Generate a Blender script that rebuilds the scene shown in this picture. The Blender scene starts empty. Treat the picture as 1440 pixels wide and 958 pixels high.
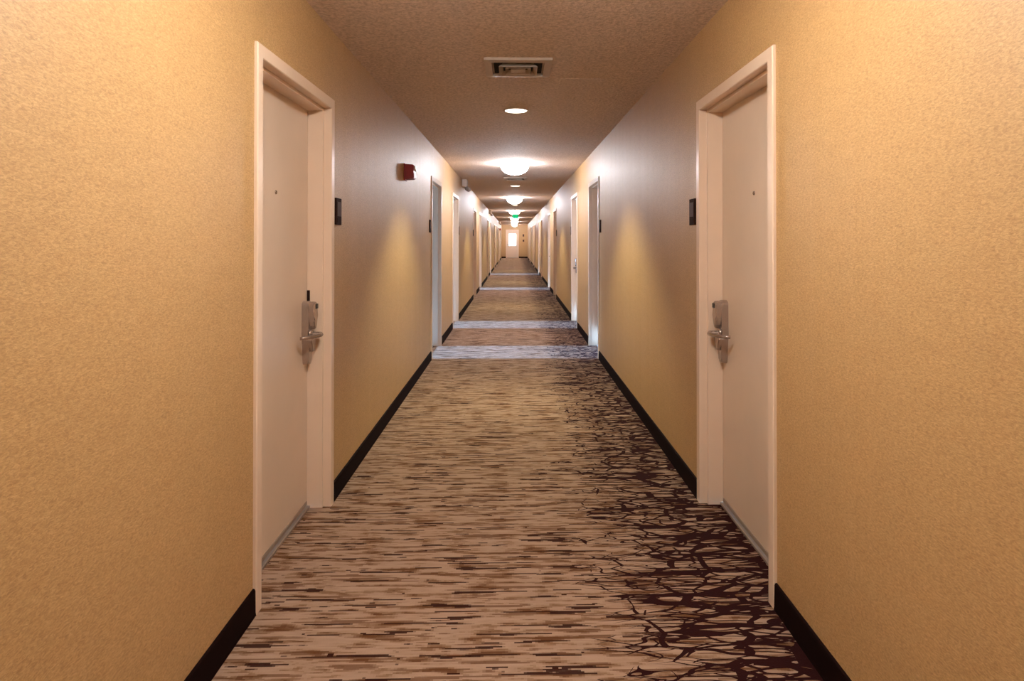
import bpy, bmesh, math
from mathutils import Vector, Matrix

C = bpy.context.scene.collection
WL, WR = 0.944, 0.965            # wall planes left and right of the camera
H = 2.44                         # ceiling
YB, YE = -9.0, 48.1              # corridor ends
TH = 0.145                       # wall thickness
DW, DH = 1.016, 2.0785           # outer size of a door frame
DOORS_Y = [2.395] + [y for k in range(5) for y in (7.42 + 7.62 * k, 9.97 + 7.62 * k)] + [45.5]
OPEN_LEFT = (1, 2, 4, 6)         # doors of the left wall that stand open to daylit rooms


# ------------------------------------------------------------------ helpers
def tag(o, label=None, cat=None, group=None, kind=None):
    if label: o['label'] = label
    if cat: o['category'] = cat
    if group: o['group'] = group
    if kind: o['kind'] = kind
    return o


def mesh_from(bm, name, mat, smooth=False):
    bmesh.ops.remove_doubles(bm, verts=bm.verts, dist=1e-6)
    bmesh.ops.recalc_face_normals(bm, faces=bm.faces)
    me = bpy.data.meshes.new(name)
    bm.to_mesh(me); bm.free()
    me.materials.append(mat)
    if smooth:
        for p in me.polygons: p.use_smooth = True
    return me


def put(name, me, parent=None, loc=None):
    o = bpy.data.objects.new(name, me)
    C.objects.link(o)
    if parent: o.parent = parent
    if loc: o.location = loc
    return o


def obj(name, bm, mat, parent=None, loc=None, smooth=False):
    return put(name, mesh_from(bm, name, mat, smooth), parent, loc)


def empty(name, loc):
    o = bpy.data.objects.new(name, None)
    o.empty_display_size = 0.1
    C.objects.link(o); o.location = loc
    return o


def bx(bm, x0, x1, y0, y1, z0, z1, bev=0.0, seg=2):
    r = bmesh.ops.create_cube(bm, size=1.0)
    vs = r['verts']
    for v in vs:
        v.co = Vector(((x0 + x1) / 2 + v.co.x * abs(x1 - x0), (y0 + y1) / 2 + v.co.y * abs(y1 - y0), (z0 + z1) / 2 + v.co.z * abs(z1 - z0)))
    if bev:
        es = list({e for v in vs for e in v.link_edges})
        bmesh.ops.bevel(bm, geom=es, offset=bev, segments=seg, profile=0.5, affect='EDGES', clamp_overlap=True)
    return bm


def box(x0, x1, y0, y1, z0, z1, bev=0.0, seg=2):
    return bx(bmesh.new(), x0, x1, y0, y1, z0, z1, bev, seg)


def prism(bm, pts, axis, a, b):
    """extrude the closed outline pts (2-D, the other two axes in order) along axis from a to b"""
    def mk(p, t):
        return (t, p[0], p[1]) if axis == 0 else ((p[0], t, p[1]) if axis == 1 else (p[0], p[1], t))
    A = [bm.verts.new(mk(p, a)) for p in pts]
    B = [bm.verts.new(mk(p, b)) for p in pts]
    n = len(pts)
    bm.faces.new(A); bm.faces.new(B[::-1])
    for i in range(n):
        bm.faces.new((A[i], A[(i + 1) % n], B[(i + 1) % n], B[i]))
    return bm


def lathe(bm, prof, n=32, c=(0, 0, 0), close=False):
    """revolve (r, z) pairs about the z axis"""
    rings = []
    for r, z in prof:
        if r < 1e-6:
            rings.append([bm.verts.new((c[0], c[1], c[2] + z))])
        else:
            rings.append([bm.verts.new((c[0] + r * math.cos(2 * math.pi * i / n), c[1] + r * math.sin(2 * math.pi * i / n), c[2] + z)) for i in range(n)])
    prs = list(zip(rings, rings[1:])) + ([(rings[-1], rings[0])] if close else [])
    for A, B in prs:
        for i in range(n):
            j = (i + 1) % n
            if len(A) == 1 and len(B) == 1: continue
            if len(A) == 1: bm.faces.new((A[0], B[i], B[j]))
            elif len(B) == 1: bm.faces.new((A[i], A[j], B[0]))
            else: bm.faces.new((A[i], A[j], B[j], B[i]))
    return bm


def tube(bm, pts, rads, n=12):
    pts = [Vector(p) for p in pts]
    rings = []
    for k, p in enumerate(pts):
        t = (pts[min(k + 1, len(pts) - 1)] - pts[max(k - 1, 0)]).normalized()
        u = t.cross(Vector((0, 0, 1)))
        if u.length < 1e-4: u = Vector((1, 0, 0))
        u.normalize(); w = u.cross(t)
        r = rads[k] if isinstance(rads[k], tuple) else (rads[k], rads[k])
        rings.append([bm.verts.new(p + u * r[0] * math.cos(2 * math.pi * i / n) + w * r[1] * math.sin(2 * math.pi * i / n)) for i in range(n)])
    for A, B in zip(rings, rings[1:]):
        for i in range(n):
            j = (i + 1) % n
            bm.faces.new((A[i], A[j], B[j], B[i]))
    bm.faces.new(rings[0][::-1]); bm.faces.new(rings[-1])
    return bm


# ------------------------------------------------------------------ materials
def new_mat(name):
    m = bpy.data.materials.new(name); m.use_nodes = True
    nt = m.node_tree
    return m, nt, nt.nodes['Principled BSDF']


def N(nt, t, **kw):
    n = nt.nodes.new(t)
    for k, v in kw.items(): setattr(n, k, v)
    return n


def math_(nt, op, a, b=None, c=None, clamp=False):
    n = N(nt, 'ShaderNodeMath', operation=op, use_clamp=clamp)
    for i, v in enumerate((a, b, c)):
        if v is None: continue
        if isinstance(v, (int, float)): n.inputs[i].default_value = v
        else: nt.links.new(v, n.inputs[i])
    return n.outputs[0]


def mapped(nt, scale, loc=(0, 0, 0), src=None):
    if src is None:
        src = N(nt, 'ShaderNodeNewGeometry').outputs['Position']
    mp = N(nt, 'ShaderNodeMapping')
    mp.inputs['Scale'].default_value = scale
    mp.inputs['Location'].default_value = loc
    nt.links.new(src, mp.inputs['Vector'])
    return mp.outputs[0]


def noise(nt, vec, scale=1.0, detail=2.0, rough=0.5, dist=0.0):
    n = N(nt, 'ShaderNodeTexNoise')
    n.inputs['Scale'].default_value = scale
    n.inputs['Detail'].default_value = detail
    n.inputs['Roughness'].default_value = rough
    n.inputs['Distortion'].default_value = dist
    nt.links.new(vec, n.inputs['Vector'])
    return n.outputs['Fac']


def ramp(nt, fac, stops, interp='LINEAR'):
    r = N(nt, 'ShaderNodeValToRGB')
    r.color_ramp.interpolation = interp
    el = r.color_ramp.elements
    while len(el) < len(stops): el.new(0.5)
    for e, (p, c) in zip(el, stops):
        e.position = p
        e.color = (c[0], c[1], c[2], 1) if isinstance(c, tuple) else (c, c, c, 1)
    nt.links.new(fac, r.inputs[0])
    return r.outputs[0]


def mixc(nt, fac, a, b, mode='MIX'):
    n = N(nt, 'ShaderNodeMix', data_type='RGBA', blend_type=mode)
    for sock, v in ((n.inputs[0], fac), (n.inputs[6], a), (n.inputs[7], b)):
        if isinstance(v, (int, float)): sock.default_value = v
        elif isinstance(v, tuple): sock.default_value = (*v, 1)
        else: nt.links.new(v, sock)
    return n.outputs[2]


def bump(nt, bsdf, h, strength, dist):
    b = N(nt, 'ShaderNodeBump')
    b.inputs['Strength'].default_value = strength
    b.inputs['Distance'].default_value = dist
    nt.links.new(h, b.inputs['Height'])
    nt.links.new(b.outputs[0], bsdf.inputs['Normal'])


def plain(name, col, rough=0.5, metal=0.0, spec=0.5, nscale=40.0, namp=0.06, bstr=0.0):
    """a plain finish with a little procedural variation"""
    m, nt, b = new_mat(name)
    f = noise(nt, mapped(nt, (nscale,) * 3), 1.0, 3.0)
    lo = tuple(c * (1 - namp) for c in col); hi = tuple(min(1, c * (1 + namp)) for c in col)
    nt.links.new(ramp(nt, f, [(0.3, lo), (0.7, hi)]), b.inputs['Base Color'])
    b.inputs['Roughness'].default_value = rough
    b.inputs['Metallic'].default_value = metal
    b.inputs['Specular IOR Level'].default_value = spec
    if bstr: bump(nt, b, f, bstr, 0.002)
    return m


def emis(name, col, strength):
    m, nt, b = new_mat(name)
    b.inputs['Base Color'].default_value = (*[min(1, c) * .8 for c in col], 1)
    b.inputs['Emission Color'].default_value = (*col, 1)
    b.inputs['Emission Strength'].default_value = strength
    return m


def wallpaper():
    m, nt, b = new_mat('tan_wallcovering')
    fine = noise(nt, mapped(nt, (85, 85, 250)), 1.0, 4.0, 0.65, 0.8)
    patch = noise(nt, mapped(nt, (9, 9, 30)), 1.0, 2.0)
    wide = noise(nt, mapped(nt, (1, 5.0, 0.05)), 1.0, 3.0)
    col = ramp(nt, fine, [(0.34, (0.36, 0.208, 0.075)), (0.50, (0.51, 0.31, 0.125)), (0.66, (0.63, 0.41, 0.185))])
    col = mixc(nt, 0.16, col, ramp(nt, patch, [(0.35, (0.43, 0.25, 0.098)), (0.65, (0.57, 0.36, 0.152))]))
    nt.links.new(col, b.inputs['Base Color'])
    r = math_(nt, 'MULTIPLY_ADD', wide, 0.20, 0.43)
    nt.links.new(r, b.inputs['Roughness'])
    b.inputs['Specular IOR Level'].default_value = 0.75
    b.inputs['Coat Weight'].default_value = 0.4
    b.inputs['Coat Roughness'].default_value = 0.50
    h = math_(nt, 'MULTIPLY_ADD', wide, 5.0, fine)
    bump(nt, b, h, 0.28, 0.003)
    return m


def ceiling_mat():
    m, nt, b = new_mat('stippled_ceiling_paint')
    v = mapped(nt, (1, 1, 1))
    n1 = noise(nt, v, 55.0, 4.0, 0.6, 0.5)
    nt.links.new(ramp(nt, n1, [(0.36, (0.57, 0.465, 0.39)), (0.62, (0.83, 0.69, 0.60))]), b.inputs['Base Color'])
    b.inputs['Roughness'].default_value = 0.8
    b.inputs['Specular IOR Level'].default_value = 0.25
    bump(nt, b, n1, 0.8, 0.012)
    return m


def carpet_mat():
    m, nt, b = new_mat('patterned_carpet')
    pos = N(nt, 'ShaderNodeNewGeometry').outputs['Position']
    sn = N(nt, 'ShaderNodeVectorMath', operation='SNAP')        # tufts: 10 mm x 7 mm
    nt.links.new(pos, sn.inputs[0]); sn.inputs[1].default_value = (0.010, 0.007, 1.0)
    P = sn.outputs[0]
    s1 = noise(nt, mapped(nt, (5.5, 36, 0), src=P), 1.0, 3.0, 0.62, 0.0)
    s2 = noise(nt, mapped(nt, (2.6, 40, 0), (7, 3, 0), src=P), 1.0, 3.0, 0.6)
    s3 = noise(nt, mapped(nt, (3.0, 44, 0), (1, 9, 4), src=P), 1.0, 2.0, 0.6)
    s4 = noise(nt, mapped(nt, (12, 60, 0), (5, 2, 4), src=P), 1.0, 1.0, 0.5)
    col = ramp(nt, s1, [(0.365, (0.125, 0.055, 0.025)), (0.39, (0.195, 0.108, 0.058)), (0.445, (0.245, 0.147, 0.09)), (0.475, (0.335, 0.222, 0.155)), (0.64, (0.39, 0.267, 0.195))])
    brown = ramp(nt, s2, [(0.56, 0.0), (0.585, 1.0)])
    col = mixc(nt, math_(nt, 'MULTIPLY', brown, 0.72), col, (0.115, 0.045, 0.015))
    dark = ramp(nt, s3, [(0.60, 0.0), (0.61, 1.0)])
    col = mixc(nt, math_(nt, 'MULTIPLY', dark, 0.95), col, (0.030, 0.007, 0.004))
    dash = ramp(nt, s4, [(0.715, 0.0), (0.73, 1.0)])
    col = mixc(nt, dash, col, (0.030, 0.007, 0.004))
    # dark twigs growing out of the right edge: crossing families of shallow wavy lines
    sep = N(nt, 'ShaderNodeSeparateXYZ'); nt.links.new(pos, sep.inputs[0])
    edge = noise(nt, mapped(nt, (1.2, 9, 0), (3, 1, 0), src=pos), 1.0, 2.0)
    t = math_(nt, 'ADD', math_(nt, 'MULTIPLY', math_(nt, 'SUBTRACT', sep.outputs[0], 0.33), 1.55), math_(nt, 'MULTIPLY', math_(nt, 'SUBTRACT', edge, 0.5), 1.3))
    t = math_(nt, 'MINIMUM', math_(nt, 'MAXIMUM', t, 0.0), 1.15)
    wob = N(nt, 'ShaderNodeTexNoise'); wob.inputs['Scale'].default_value = 4.0; wob.inputs['Detail'].default_value = 2.0
    nt.links.new(pos, wob.inputs['Vector'])
    wv = N(nt, 'ShaderNodeVectorMath', operation='MULTIPLY_ADD')
    nt.links.new(wob.outputs['Color'], wv.inputs[0]); wv.inputs[1].default_value = (0.22, 0.07, 0); nt.links.new(pos, wv.inputs[2])
    tw = None
    for sx, sy, off, wmax, t0 in ((4.4, 15, (0, 0, 0), .10, 0.0), (7.0, 30, (4, 2, 0), .105, 0.10)):
        vo = N(nt, 'ShaderNodeTexVoronoi', feature='DISTANCE_TO_EDGE', voronoi_dimensions='2D')
        vo.inputs['Scale'].default_value = 1.0
        nt.links.new(mapped(nt, (sx, sy, 1), off, src=wv.outputs[0]), vo.inputs['Vector'])
        tt = math_(nt, 'MAXIMUM', math_(nt, 'SUBTRACT', t, t0), 0.0)
        k_ = math_(nt, 'LESS_THAN', vo.outputs['Distance'], math_(nt, 'MULTIPLY', math_(nt, 'POWER', tt, 0.8), wmax))
        tw = k_ if tw is None else math_(nt, 'MAXIMUM', tw, k_)
    for sx, sy, off, wmax, det in ((1.8, 9, (0, 0, 0), .020, 1.0), (2.4, 10, (11, 5, 0), .020, 1.0), (1.5, 12, (23, 8, 2), .018, 1.0)):
        n_ = noise(nt, mapped(nt, (sx, sy, 1), off, src=pos), 1.0, det, 0.4)
        d_ = math_(nt, 'ABSOLUTE', math_(nt, 'SUBTRACT', n_, 0.5))
        k_ = math_(nt, 'LESS_THAN', d_, math_(nt, 'MULTIPLY', math_(nt, 'POWER', t, 0.6), wmax))
        tw = math_(nt, 'MAXIMUM', tw, k_)
    col = mixc(nt, tw, col, (0.022, 0.004, 0.004))
    nt.links.new(col, b.inputs['Base Color'])
    b.inputs['Roughness'].default_value = 0.95
    b.inputs['Specular IOR Level'].default_value = 0.1
    pile = noise(nt, mapped(nt, (160, 160, 160)), 1.0, 2.0)
    bump(nt, b, pile, 0.35, 0.004)
    return m


M = dict(
    wall=wallpaper(), ceil=ceiling_mat(), carpet=carpet_mat(),
    base=plain('dark_vinyl_base', (0.009, 0.0025, 0.002), 0.8, spec=0.06),
    frame=plain('cream_frame_paint', (0.80, 0.62, 0.475), 0.30, spec=0.5, namp=0.02, nscale=8),
    leaf=plain('cream_door_paint', (0.75, 0.595, 0.46), 0.28, spec=0.5, namp=0.02, nscale=6),
    metal=plain('satin_nickel', (0.46, 0.38, 0.34), 0.26, metal=0.75, namp=0.04),
    alu=plain('threshold_aluminium', (0.42, 0.34, 0.28), 0.45, metal=0.6),
    black=plain('black_plastic', (0.015, 0.010, 0.010), 0.35),
    brown=plain('dark_brown_plastic', (0.022, 0.007, 0.005), 0.75, spec=.10),
    inset=plain('grey_brown_inset', (0.085, 0.05, 0.045), 0.6, spec=.15),
    red=plain('fire_alarm_red', (0.30, 0.004, 0.005), 0.35),
    lens=plain('clear_strobe_lens', (0.75, 0.72, 0.68), 0.15),
    white=plain('off_white_plastic', (0.55, 0.47, 0.42), 0.45),
    grey=plain('grey_plastic', (0.30, 0.26, 0.25), 0.35),
    vent=plain('painted_vent_metal', (0.52, 0.43, 0.35), 0.5),
    dark=plain('duct_shade_dark', (0.012, 0.008, 0.006), 0.9),
    room=plain('guest_room_paint', (0.62, 0.60, 0.56), 0.8),
    trim=plain('white_window_frame', (0.7, 0.7, 0.68), 0.4),
    dome=emis('lit_opal_dome', (0.96, 0.945, 1.0), 104.0),
    dome_near=emis('lit_opal_dome_dimmer', (1.0, 0.95, 0.88), 90.0),
    down=emis('lit_downlight_lens', (1.0, 0.93, 0.80), 6.0),
    green=emis('lit_green_panel', (0.0, 0.62, 0.22), 1.0),
    letter=emis('lit_pale_letters', (0.02, 0.35, 0.12), 0.6),
    alarm=plain('dark_red_brown', (0.10, 0.035, 0.02), 0.5),
)


def glass_mat(name='window_glass', tint=(0.93, 0.96, 0.97)):
    m, nt, b = new_mat(name)
    out = nt.nodes['Material Output']
    tr = N(nt, 'ShaderNodeBsdfTransparent'); tr.inputs[0].default_value = (*tint, 1)
    gl = N(nt, 'ShaderNodeBsdfGlossy'); gl.inputs['Roughness'].default_value = 0.02
    fr = N(nt, 'ShaderNodeFresnel'); fr.inputs[0].default_value = 1.45
    mx = N(nt, 'ShaderNodeMixShader')
    nt.links.new(fr.outputs[0], mx.inputs[0]); nt.links.new(tr.outputs[0], mx.inputs[1]); nt.links.new(gl.outputs[0], mx.inputs[2])
    nt.links.new(mx.outputs[0], out.inputs[0])
    return m


M['glass'] = glass_mat()
M['filter_glass'] = glass_mat('sky_filter_glass', (.42, .31, .235))  # tint added to dim and whiten the blue sky through the end door

# ------------------------------------------------------------------ setting
def struct(name, bm, mat, label, cat, **kw):
    return tag(obj(name, bm, mat, **kw), label, cat, kind='structure')


XO = 1.4
struct('floor', box(-WL - TH, WR + TH, YB - .3, YE + .3, -0.15, 0.0), M['carpet'],
       'patterned hallway carpet with brown streaks and dark twigs along the right edge', 'floor')
struct('ceiling', box(-WL - TH, WR + TH, YB - .3, YE + .3, H, H + .15), M['ceil'],
       'stippled tan ceiling over the whole hallway', 'ceiling')


def wall_outline():
    pts = [(YB - .2, 0.0)]
    for y in DOORS_Y:
        a, c, z = y + .03, y + DW - .03, DH - .03
        pts += [(a, 0.0), (a, z), (c, z), (c, 0.0)]
    pts += [(YE + .2, 0.0), (YE + .2, H), (YB - .2, H)]
    return pts


struct('wall_left', prism(bmesh.new(), wall_outline(), 0, -WL - TH, -WL), M['wall'],
       'long tan textured wall on the left side of the hallway', 'wall')
struct('wall_right', prism(bmesh.new(), wall_outline(), 0, WR, WR + TH), M['wall'],
       'long tan textured wall on the right side of the hallway', 'wall')
struct('wall_back', box(-WL, WR, YB - .15, YB, 0, H), M['wall'], 'tan wall closing the hallway behind the camera', 'wall')
EX0, EX1 = -0.627, 0.313         # end door frame
struct('wall_end', prism(bmesh.new(), [(-WL, 0), (EX0 + .03, 0), (EX0 + .03, DH - .03), (EX1 - .03, DH - .03), (EX1 - .03, 0), (WR, 0), (WR, H), (-WL, H)], 1, YE, YE + TH), M['wall'],
       'tan wall at the far end of the hallway around the lit door', 'wall')

BH = 0.096
def base_profile(s):
    # a rubber base strip: rounded top edge, little toe at the carpet
    pr = [(0, 0), (0.013, 0), (0.011, 0.012), (0.010, BH - .008), (0.008, BH - .002), (0.004, BH), (0, BH)]
    W = WL if s < 0 else WR
    return [(s * W - s * d, z) for d, z in pr]


for s, nm in ((-1, 'left'), (1, 'right')):
    cuts = [YB] + [v for y in DOORS_Y for v in (y, y + DW)] + [YE]
    for k in range(0, len(cuts), 2):
        where = 'from behind the camera up to the nearest door' if k == 0 else ('after door %d counted from the camera' % (k // 2))
        struct('baseboard_' + nm, prism(bmesh.new(), base_profile(s), 1, cuts[k], cuts[k + 1]), M['base'],
               'dark base strip on the %s wall %s' % (nm, where), 'baseboard')
struct('baseboard_end', box(-WL + .013, EX0, YE - .012, YE, 0, BH, .003), M['base'], 'short dark base strip left of the end door', 'baseboard')
struct('baseboard_end', box(EX1, WR - .013, YE - .012, YE, 0, BH, .003), M['base'], 'dark base strip right of the end door', 'baseboard')


# ------------------------------------------------------------------ doors
FP = [(0, 0), (0, .010), (.003, .013), (.048, .013), (.051, .010), (.051, -.028), (.067, -.028), (.067, -.105), (.051, -.105), (.051, -TH), (.03, -TH), (.03, 0)]


def frame_bm(fn, half, top):
    """three-sided steel frame; fn(a, d, z) maps along-wall, out-of-wall, height to a point"""
    bm = bmesh.new()
    cols = []
    for u, d in FP:
        cols.append([bm.verts.new(fn(a, d, z)) for a, z in ((-half + u, 0), (-half + u, top - u), (half - u, top - u), (half - u, 0))])
    n = len(FP)
    for i in range(n):
        A, B = cols[i], cols[(i + 1) % n]
        for k in range(3):
            bm.faces.new((A[k], A[k + 1], B[k + 1], B[k]))
    bm.faces.new([c[0] for c in cols]); bm.faces.new([c[3] for c in cols][::-1])
    return bm


def outline_plate(fn, pts, d0, d1, bev=0.0):
    bm = bmesh.new()
    A = [bm.verts.new(fn(a, d0, z)) for a, z in pts]
    B = [bm.verts.new(fn(a, d1, z)) for a, z in pts]
    n = len(pts)
    bm.faces.new(A); top = bm.faces.new(B[::-1])
    for i in range(n):
        bm.faces.new((A[i], A[(i + 1) % n], B[(i + 1) % n], B[i]))
    if bev:
        bmesh.ops.bevel(bm, geom=list(top.edges), offset=bev, segments=3, profile=0.6, affect='EDGES')
    return bm


def fbox(fn, a0, a1, d0, d1, z0, z1, bev=0.0):
    return outline_plate(fn, [(a0, z0), (a1, z0), (a1, z1), (a0, z1)], d0, d1, bev)


_cache = {}


def door_meshes(s, hand):
    """all meshes of a door in its own frame; s: wall side, hand: +1 handle on the far side"""
    key = (s, hand)
    if key in _cache: return _cache[key]
    fn = lambda a, d, z: (-s * d, a * hand, z)
    h = DW / 2
    r = {}
    r['frame'] = mesh_from(frame_bm(fn, h, DH), 'frame', M['frame'])
    # leaf in hinge frame: hinge line at a = -(h-.054); the leaf keeps its own origin there
    hw = h - .054
    lf = lambda a, d, z: (-s * d, (a + hw) * hand, z)
    D0 = -.106                                   # corridor face of the leaf
    r['hinge'] = (0, -hw * hand, 0)
    r['leaf'] = mesh_from(fbox(lf, -hw, hw, D0 - .044, D0, .016, DH - .055, .002), 'leaf', M['leaf'])
    r['sweep'] = mesh_from(fbox(lf, -hw + .02, hw - .02, D0, D0 + .005, .018, .036, .002), 'door_sweep', M['alu'])
    r['threshold'] = mesh_from(outline_plate(fn, [(-h + .068, 0), (h - .068, 0), (h - .068, .013), (-h + .068, .013)], -.145, -.088, .004), 'threshold', M['alu'])
    bm = bmesh.new()
    lathe(bm, [(0, 0), (.009, 0), (.009, .003), (.007, .0045), (.005, .003), (0, .003)], 16)
    for v in bm.verts: v.co = Vector(lf(0 + v.co.x, D0 + v.co.z, 1.565 + v.co.y))
    r['peephole'] = mesh_from(bm, 'peephole', M['metal'], True)
    # lock: tapering escutcheon, reader housing, lever
    c = h - .067 - .052
    arc = lambda cx, cz, rx, rz, a0, a1, n=8: [(cx + rx * math.cos(math.radians(a0 + (a1 - a0) * i / n)), cz + rz * math.sin(math.radians(a0 + (a1 - a0) * i / n))) for i in range(n + 1)]
    esc = arc(c, 1.03, .032, .022, 0, 180) + [(c - .034, .93), (c - .036, .875), (c - .026, .825), (c - .021, .77)] + arc(c, .755, .020, .022, 180, 360) + [(c + .021, .77), (c + .026, .825), (c + .036, .875), (c + .034, .93)]
    r['lock_plate'] = mesh_from(outline_plate(lf, esc, D0, D0 + .034, .010), 'lock_plate', M['metal'])
    hou = arc(c, 1.028, .029, .020, 0, 180) + arc(c, .975, .029, .065, 180, 360)
    r['lock_housing'] = mesh_from(outline_plate(lf, hou, D0 + .030, D0 + .062, .012), 'lock_housing', M['metal'])
    r['card_slot'] = mesh_from(fbox(lf, c - .006, c + .022, D0 + .050, D0 + .066, 1.012, 1.036, .003), 'card_slot', M['black'])
    bm = bmesh.new()
    L = []
    for a, d in ((.006, .030), (.006, .05), (.006, .072), (.002, .084), (-.010, .090), (-.04, .088), (-.080, .078), (-.118, .062), (-.140, .046), (-.146, .028)):
        L.append(lf(c + a, D0 + d, .885))
    tube(bm, L, [.013, .012, .012, .012, (.010, .011), (.008, .011), (.007, .011), (.007, .010), (.007, .009), (.006, .008)])
    r['lever'] = mesh_from(bm, 'lever_handle', M['metal'], True)
    bm = bmesh.new()
    lathe(bm, [(0, 0), (.026, 0), (.026, .006), (.020, .012), (0, .012)], 20)
    for v in bm.verts: v.co = Vector(lf(c + v.co.x, D0 + .032 + v.co.z, .885 + v.co.y))
    r['rose'] = mesh_from(bm, 'lever_rose', M['metal'], True)
    r['fork'] = mesh_from(outline_plate(lf, [(c - .036, .868), (c + .036, .868), (c + .040, .858), (c + .012, .80), (c - .012, .80), (c - .040, .858)], D0 + .026, D0 + .052, .006), 'lock_skirt', M['metal'])
    _cache[key] = r
    return r


ORD = ['nearest', 'second', 'third', 'fourth', 'fifth', 'sixth', 'seventh', 'eighth', 'ninth', 'tenth', 'eleventh', 'twelfth', 'thirteenth']
dn = 0
for s, nm in ((-1, 'left'), (1, 'right')):
    W = WL if s < 0 else WR
    for k, y in enumerate(DOORS_Y):
        dn += 1
        hand = 1 if k % 2 == 0 else -1
        mm = door_meshes(s, hand)
        opened = s < 0 and k in OPEN_LEFT
        d = empty('door_%d' % dn, (s * W, y + DW / 2, 0))
        if k == 0:
            lab = 'cream hotel room door with keycard lock, nearest to the camera on the %s' % nm
        elif opened:
            lab = '%s door along the left wall, open, daylight falling out across the carpet' % ORD[k]
        elif s > 0 and k in OPEN_LEFT:
            lab = '%s door along the right wall, closed, lit bluish from the doorway opposite' % ORD[k]
        else:
            lab = '%s door along the %s wall, closed, counted from the camera' % (ORD[k], nm)
        tag(d, lab, 'door', kind='structure')
        put('door_frame', mm['frame'], d)
        put('threshold', mm['threshold'], d)
        lf = put('door_leaf', mm['leaf'], d, mm['hinge'])
        if opened:
            # swings into the room about its hinge edge
            lf.rotation_euler = (0, 0, math.radians(91) * hand)
            lf.location.x = s * (TH + .012)
            lf.location.y += .078 * hand
        put('door_sweep', mm['sweep'], lf)
        if k < 6:
            put('peephole', mm['peephole'], lf)
        lp = put('keycard_lock', mm['lock_plate'], lf)
        if k < 6:
            for nme in ('lock_housing', 'card_slot', 'rose', 'fork'):
                put({'rose': 'lever_rose', 'fork': 'lock_skirt'}.get(nme, nme), mm[nme], lf)
        put('lever_handle', mm['lever'], lf)

# dark latch guard in the gap above the lock of the nearest left door
gd = bpy.data.objects['door_1']
obj('latch_guard', box(.012, .026, 0, .012, 0, .055, .002), M['brown'], gd, (-.118, DW / 2 - .072, 1.045))

# end door with a big bright window
ed = tag(empty('door_%d' % (dn + 1), ((EX0 + EX1) / 2, YE, 0)), 'pale door with a bright daylit window at the far end of the hallway', 'door', kind='structure')
efn = lambda a, d, z: (a, -d, z)
eh = (EX1 - EX0) / 2
obj('door_frame', frame_bm(efn, eh, DH), M['frame'], ed)
ew = eh - .054
cx = (EX0 + EX1) / 2
wx0, wx1, wz0, wz1 = -.44 - cx, .13 - cx, .89, 1.78
bm = bmesh.new()
o_ = [(-ew, .01), (ew, .01), (ew, DH - .055), (-ew, DH - .055)]
i_ = [(wx0, wz0), (wx1, wz0), (wx1, wz1), (wx0, wz1)]
lay = []
for yy in (.106, .150):
    lay.append(([bm.verts.new((a, yy, z)) for a, z in o_], [bm.verts.new((a, yy, z)) for a, z in i_]))
for (O, I) in lay:
    for q in range(4): bm.faces.new((O[q], O[(q + 1) % 4], I[(q + 1) % 4], I[q]))
for w in (0, 1):
    for q in range(4): bm.faces.new((lay[0][w][q], lay[0][w][(q + 1) % 4], lay[1][w][(q + 1) % 4], lay[1][w][q]))
el = obj('door_leaf', bm, M['leaf'], ed)
obj('window_pane', box(wx0 - .002, wx1 + .002, .124, .130, wz0 - .002, wz1 + .002), M['filter_glass'], el)
bm = bmesh.new()
tube(bm, [(-.53 - cx, .106, .97), (-.53 - cx, .06, .97), (-.52 - cx, .045, .97), (-.42 - cx, .045, .97)], [.013, .012, .011, .009])
obj('lever_handle', bm, M['brown'], el, smooth=True)


obj('threshold', box(-eh + .05, eh - .05, .09, .16, 0, .02, .003), M['alu'], ed)  # strip added to stop sky light leaking under the end door


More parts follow.
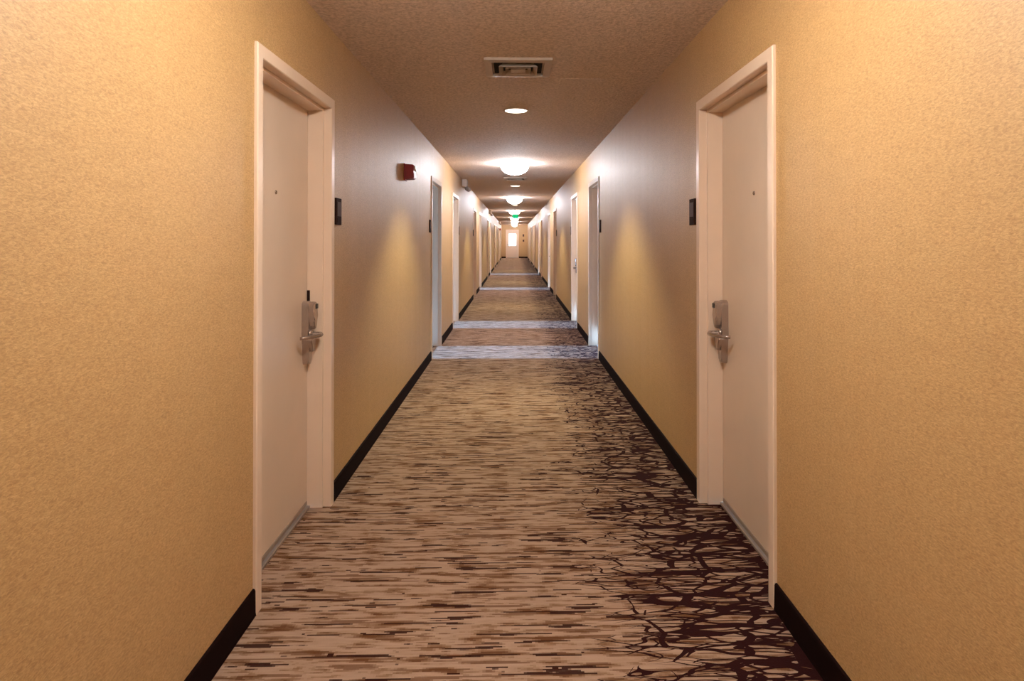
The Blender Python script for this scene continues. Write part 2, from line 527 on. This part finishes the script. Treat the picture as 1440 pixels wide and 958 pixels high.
# ------------------------------------------------------------------ daylit rooms behind the open doors
RX = -8.0
for i, k in enumerate(OPEN_LEFT):
    yc = DOORS_Y[k] + DW / 2
    hand = 1 if k % 2 == 0 else -1
    y0, y1 = (yc - 2.3, yc + 1.15) if hand < 0 else (yc - 1.15, yc + 2.3)
    bm = bmesh.new()
    X1 = -WL - TH
    # shell: floor, ceiling, two side walls and an outer wall with a window hole
    def q(*p): bm.faces.new([bm.verts.new(v) for v in p])
    q((RX, y0, 0), (X1, y0, 0), (X1, y1, 0), (RX, y1, 0))
    q((RX, y0, H), (X1, y0, H), (X1, y1, H), (RX, y1, H))
    q((RX, y0, 0), (X1, y0, 0), (X1, y0, H), (RX, y0, H))
    q((RX, y1, 0), (X1, y1, 0), (X1, y1, H), (RX, y1, H))
    a0, a1, b0, b1 = yc - .85, yc + .85, .75, 2.2
    O = [(RX, y0, 0), (RX, y1, 0), (RX, y1, H), (RX, y0, H)]
    I = [(RX, a0, b0), (RX, a1, b0), (RX, a1, b1), (RX, a0, b1)]
    for t in range(4): q(O[t], O[(t + 1) % 4], I[(t + 1) % 4], I[t])
    sh = struct('wall_guest_room', bm, M['room'], 'pale room seen through the %s doorway on the left' % ORD[k], 'room')
    so = sh.modifiers.new('thickness', 'SOLIDIFY'); so.thickness = .06; so.offset = 1.0
    wn = tag(empty('window_%d' % (i + 1), (RX, yc, b0)), 'daylit window of the room behind the %s left door' % ORD[k], 'window', kind='structure')
    bm = bmesh.new()
    fr = [(-.85, 0), (.85, 0), (.85, 1.45), (-.85, 1.45)]
    inn = [(-.80, .05), (.80, .05), (.80, 1.40), (-.80, 1.40)]
    lay = []
    for xx in (-.03, .02):
        lay.append(([bm.verts.new((xx, a, z)) for a, z in fr], [bm.verts.new((xx, a, z)) for a, z in inn]))
    for (O2, I2) in lay:
        for t in range(4): bm.faces.new((O2[t], O2[(t + 1) % 4], I2[(t + 1) % 4], I2[t]))
    for w in (0, 1):
        for t in range(4): bm.faces.new((lay[0][w][t], lay[0][w][(t + 1) % 4], lay[1][w][(t + 1) % 4], lay[1][w][t]))
    obj('window_frame', bm, M['trim'], wn)
    obj('window_pane', box(-.008, -.002, -.80, .80, .05, 1.40), M['glass'], wn)
    po = bpy.data.lights.new('sky_portal', 'AREA'); po.shape = 'RECTANGLE'; po.size, po.size_y = 1.6, 1.35
    po.cycles.is_portal = True
    p = bpy.data.objects.new('sky_portal', po); C.objects.link(p)
    p.matrix_world = Matrix.Translation((RX - .1, yc, b0 + .72)) @ Matrix(((0, 0, -1), (1, 0, 0), (0, -1, 0))).to_4x4()

po = bpy.data.lights.new('sky_portal', 'AREA'); po.shape = 'RECTANGLE'; po.size, po.size_y = .57, .89
po.cycles.is_portal = True
p = bpy.data.objects.new('sky_portal', po); C.objects.link(p)
p.location = (-.155, YE + .2, 1.335); p.rotation_euler = (math.radians(-90), 0, 0)

# ------------------------------------------------------------------ things on walls
def room_sign(s, k):
    W = WL if s < 0 else WR
    hand = 1 if k % 2 == 0 else -1
    yc = DOORS_Y[k] + DW / 2 + hand * (DW / 2 + .098)
    nm = 'left' if s < 0 else 'right'
    o = empty('room_sign', (s * W, yc, 1.435))
    tag(o, 'dark brown room number sign beside the %s door on the %s wall' % (ORD[k], nm), 'sign', 'room signs beside the doors')
    w, h = .052, .142
    bm = bmesh.new()
    bx(bm, 0, -s * .010, -w, w, 0, h, .002)
    obj('backplate', bm, M['brown'], o)
    obj('inset_panel', box(-s * .009, -s * .0125, -w + .016, w - .016, .046, h - .020, .001), M['inset'], o)
    obj('lower_strip', box(-s * .009, -s * .012, -w + .016, w - .016, .012, .036, .001), M['brown'], o)


for s in (-1, 1):
    for k in range(5): room_sign(s, k)


def strobe(y, z, label):
    o = tag(empty('fire_alarm_strobe', (-WL, y, z)), label, 'fire alarm', 'fire alarm strobes on the left wall')
    obj('mounting_plate', box(0, .012, -.066, .066, -.010, .135, .004), M['red'], o)
    bm = bmesh.new()
    prism(bm, [(.010, 0), (.078, .004), (.086, .012), (.086, .118), (.078, .126), (.010, .130)], 1, -.060, .060)
    bmesh.ops.bevel(bm, geom=list(bm.edges), offset=.003, segments=2, affect='EDGES')
    obj('body', bm, M['red'], o)
    bm = bmesh.new()
    prism(bm, [(.084, .070), (.100, .078), (.100, .110), (.084, .118)], 1, -.034, .034)
    obj('lens', bm, M['lens'], o)
    g = obj('horn_grille', box(.085, .089, -.040, .040, .016, .058, .001), M['red'], o)


strobe(5.66, 1.872, 'dark red fire alarm strobe on the left wall before the second door')
strobe(41.0, 1.92, 'tiny dark alarm strobe high on the left wall near the hallway end')


def emergency_light(y, label):
    o = tag(empty('emergency_wall_lamp', (-WL, y, 2.215)), label, 'emergency light', 'twin head emergency lights on the left wall')
    obj('housing', box(0, .085, -.15, .15, .09, .225, .012), M['white'], o)
    for a in (-.095, .095):
        bm = bmesh.new()
        lathe(bm, [(0, -.022), (.022, -.020), (.038, .004), (.043, .030), (.039, .034), (0, .031)], 20)
        R_ = Matrix.Rotation(math.radians(118), 3, 'X') @ Matrix.Rotation(math.radians(20 if a > 0 else -20), 3, 'Y')
        for v in bm.verts: v.co = R_ @ v.co + Vector((.10, a, .065))
        hd = obj('lamp_head', bm, M['grey'], o, smooth=True)
        bm = bmesh.new(); tube(bm, [(.07, a, .11), (.10, a, .075)], [.014, .014]); obj('swivel', bm, M['grey'], hd)


emergency_light(11.9, 'nearest twin-head emergency light, high on the left wall past the third door')
emergency_light(24.3, 'second twin-head emergency light along the left wall, halfway down the hallway')
emergency_light(39.6, 'farthest twin-head emergency light, near the end of the left wall')

# two small dark fixtures on the end wall
o = tag(empty('wall_plaque', (.655, YE, 1.58)), 'small brown plaque on the end wall right of the lit door', 'sign')
obj('plate', box(-.045, .045, -.012, 0, 0, .15, .003), M['inset'], o)
obj('border', box(-.055, .055, -.006, 0, -.01, .16, .002), M['brown'], o)
o = tag(empty('wall_mounted_alarm_box', (.66, YE, 1.19)), 'small dark alarm pull box on the end wall below the plaque', 'fire alarm')
obj('housing', box(-.06, .06, -.05, 0, 0, .15, .006), M['alarm'], o)
obj('pull_bar', box(-.04, .04, -.064, -.048, .05, .085, .004), M['brown'], o)

# exit sign hung from the ceiling
ex = tag(empty('exit_sign', (.03, 23.6, 2.112)), 'green glowing exit sign hanging from the hallway ceiling', 'exit sign')
obj('housing', box(-.110, .110, 0, .045, 0, .165, .005), M['white'], ex)
obj('lit_face', box(-.105, .105, -.006, .001, .005, .160, .001), M['green'], ex)
bm = bmesh.new(); lathe(bm, [(0, .163), (.012, .163), (.012, .300), (.06, .310), (.06, H - 2.112), (0, H - 2.112)], 20, (0, .022, 0)); obj('canopy', bm, M['white'], ex)
fc = bpy.data.curves.new('exit_lettering', 'FONT'); fc.body = 'EXIT'; fc.size = .105; fc.extrude = .001; fc.align_x = 'CENTER'; fc.align_y = 'CENTER'
fc.materials.append(M['letter'])
ft = bpy.data.objects.new('tmp', fc); C.objects.link(ft)
bpy.context.view_layer.update()
me = bpy.data.meshes.new_from_object(ft.evaluated_get(bpy.context.evaluated_depsgraph_get()))
bpy.data.objects.remove(ft)
fo = put('exit_lettering', me, ex)
fo.location = (0, -.0075, .0825); fo.rotation_euler = (math.radians(90), 0, 0)

# ------------------------------------------------------------------ ceiling
DOME_Y = [-5.94, 1.68, 9.30, 16.92, 24.54, 32.16, 39.78, 46.6]
DW_ORD = {1.68: 'just above the camera', -5.94: 'behind the camera'}
vis = 0
def dome_light(y, lab):
    o = tag(empty('dome_light', (.003, y, H)), lab, 'ceiling light', 'dome lights along the hallway ceiling')
    bm = bmesh.new(); lathe(bm, [(0, 0), (.17, 0), (.175, -.012), (.165, -.028), (0, -.028)], 40); obj('base_ring', bm, M['white'], o, smooth=False)
    prof = [(.160, -.026), (.190, -.034), (.196, -.045)]
    for i in range(1, 11):
        a = i / 10 * math.pi / 2
        prof.append((.196 * math.cos(a), -.045 - .120 * math.sin(a)))
    prof[-1] = (0, prof[-1][1])
    bm = bmesh.new(); lathe(bm, prof, 40); obj('glass_dome', bm, M['dome'] if y > 5 else M['dome_near'], o, smooth=True)
    bm = bmesh.new(); lathe(bm, [(0, -.160), (.012, -.164), (.012, -.172), (.006, -.180), (0, -.182)], 16); obj('finial', bm, M['metal'], o, smooth=True)


for y in DOME_Y:
    if y < 0: lab = 'glowing dome ceiling light behind the camera'
    elif y < 5: lab = 'glowing dome ceiling light just above the camera, out of view'
    else:
        lab = 'glowing white dome ceiling light, %s of the row ahead' % ORD[vis]; vis += 1
    dome_light(y, lab)

vis = 0
for y in [-2.1, 5.49, 13.2, 20.8, 28.4, 36.0, 43.6]:
    lab = 'recessed round downlight behind the camera' if y < 0 else 'small recessed round downlight, %s of its row along the ceiling' % ORD[vis]
    if y > 0: vis += 1
    o = tag(empty('recessed_downlight', (.012, y, H)), lab, 'downlight', 'recessed downlights along the hallway ceiling')
    bm = bmesh.new(); lathe(bm, [(.090, .001), (.106, .001), (.106, -.003), (.101, -.006), (.092, -.004), (.088, .001)], 36, close=True); obj('trim_ring', bm, M['vent'], o)
    bm = bmesh.new(); lathe(bm, [(0, -.002), (.089, -.001), (.089, -.004), (0, -.006)], 36); obj('lens', bm, M['down'], o, smooth=False)
    sp = bpy.data.lights.new('downlight_beam', 'SPOT'); sp.energy = 215; sp.color = (1.0, .95, .66)
    sp.spot_size = math.radians(108); sp.spot_blend = .5; sp.shadow_soft_size = .05
    so = bpy.data.objects.new('downlight_beam', sp); C.objects.link(so); so.parent = o; so.location = (0, 0, -.012)

for y, lab in ((4.09, 'square painted air vent in the ceiling, nearest to the camera'), (11.6, 'square air vent in the ceiling beyond the first dome light')):
    o = tag(empty('ceiling_vent', (.022, y, H)), lab, 'air vent', 'square ceiling vents')
    def ring(bm, r0, z0, r1, z1, t=.003):
        A = [(-r0, -r0), (r0, -r0), (r0, r0), (-r0, r0)]; B = [(-r1, -r1), (r1, -r1), (r1, r1), (-r1, r1)]
        rows = [[bm.verts.new((x, yy, z)) for x, yy in P_] for P_, z in ((A, z0), (B, z1), (B, z1 + t), (A, z0 + t))]
        for q_ in range(4):
            R0, R1 = rows[q_], rows[(q_ + 1) % 4]
            for i in range(4): bm.faces.new((R0[i], R0[(i + 1) % 4], R1[(i + 1) % 4], R1[i]))
    bm = bmesh.new(); ring(bm, .205, -.016, .160, -.020, .016); obj('vent_frame', bm, M['vent'], o)
    obj('duct_shade_plate', box(-.150, .150, -.150, .150, -.004, -.001), M['dark'], o)  # flat near-black plate stands in for the shade inside the duct
    bm = bmesh.new(); ring(bm, .118, -.034, .092, -.006); obj('louver', bm, M['vent'], o)
    bm = bmesh.new(); ring(bm, .078, -.034, .060, -.006); obj('louver', bm, M['vent'], o)
    obj('centre_plate', box(-.045, .045, -.045, .045, -.032, -.005, .002), M['vent'], o)

tag(obj('access_panel', box(.31, .628, 4.39, 4.725, H - .0025, H + .001, .001), M['ceil']), 'faint square access panel in the ceiling right of the air vent', 'panel')

# ------------------------------------------------------------------ daylight
su = bpy.data.lights.new('sun', 'SUN'); su.energy = 34.0; su.angle = math.radians(1.0); su.color = (.26, .52, 1.0)
so = bpy.data.objects.new('sun', su); C.objects.link(so)
d = Vector((math.cos(math.radians(12)), 0, -math.sin(math.radians(12))))
so.rotation_euler = d.to_track_quat('-Z', 'Y').to_euler()
w = bpy.data.worlds.new('World'); bpy.context.scene.world = w; w.use_nodes = True
bg = w.node_tree.nodes['Background']; bg.inputs[0].default_value = (.32, .60, 1.0, 1); bg.inputs[1].default_value = 62.0

# ------------------------------------------------------------------ camera
cam = bpy.data.cameras.new('camera'); co = bpy.data.objects.new('camera', cam); C.objects.link(co)
f, ppx, ppy, yaw, pit, rol, hc = 921.18, 743.45, 330.13, .0217, .0073, .0003, 1.3578
cam.sensor_fit = 'HORIZONTAL'; cam.sensor_width = 36; cam.lens = f / 1440 * 36
cam.shift_x = (720 - ppx) / 1440; cam.shift_y = (ppy - 479) / 1440
cam.clip_start = .05; cam.clip_end = 200
F = Vector((math.sin(yaw) * math.cos(pit), math.cos(yaw) * math.cos(pit), math.sin(pit)))
R = Vector((math.cos(yaw), -math.sin(yaw), 0)); U = R.cross(F)
R2 = R * math.cos(rol) + U * math.sin(rol); U2 = U * math.cos(rol) - R * math.sin(rol)
mw = Matrix((R2, U2, -F)).transposed().to_4x4(); mw.translation = (0, 0, hc)
co.matrix_world = mw
sc = bpy.context.scene
sc.camera = co
sc.view_settings.view_transform = 'Standard'; sc.view_settings.look = 'None'
sc.view_settings.gamma = 1.0; sc.view_settings.use_curve_mapping = False
sc.view_settings.exposure = 0.0
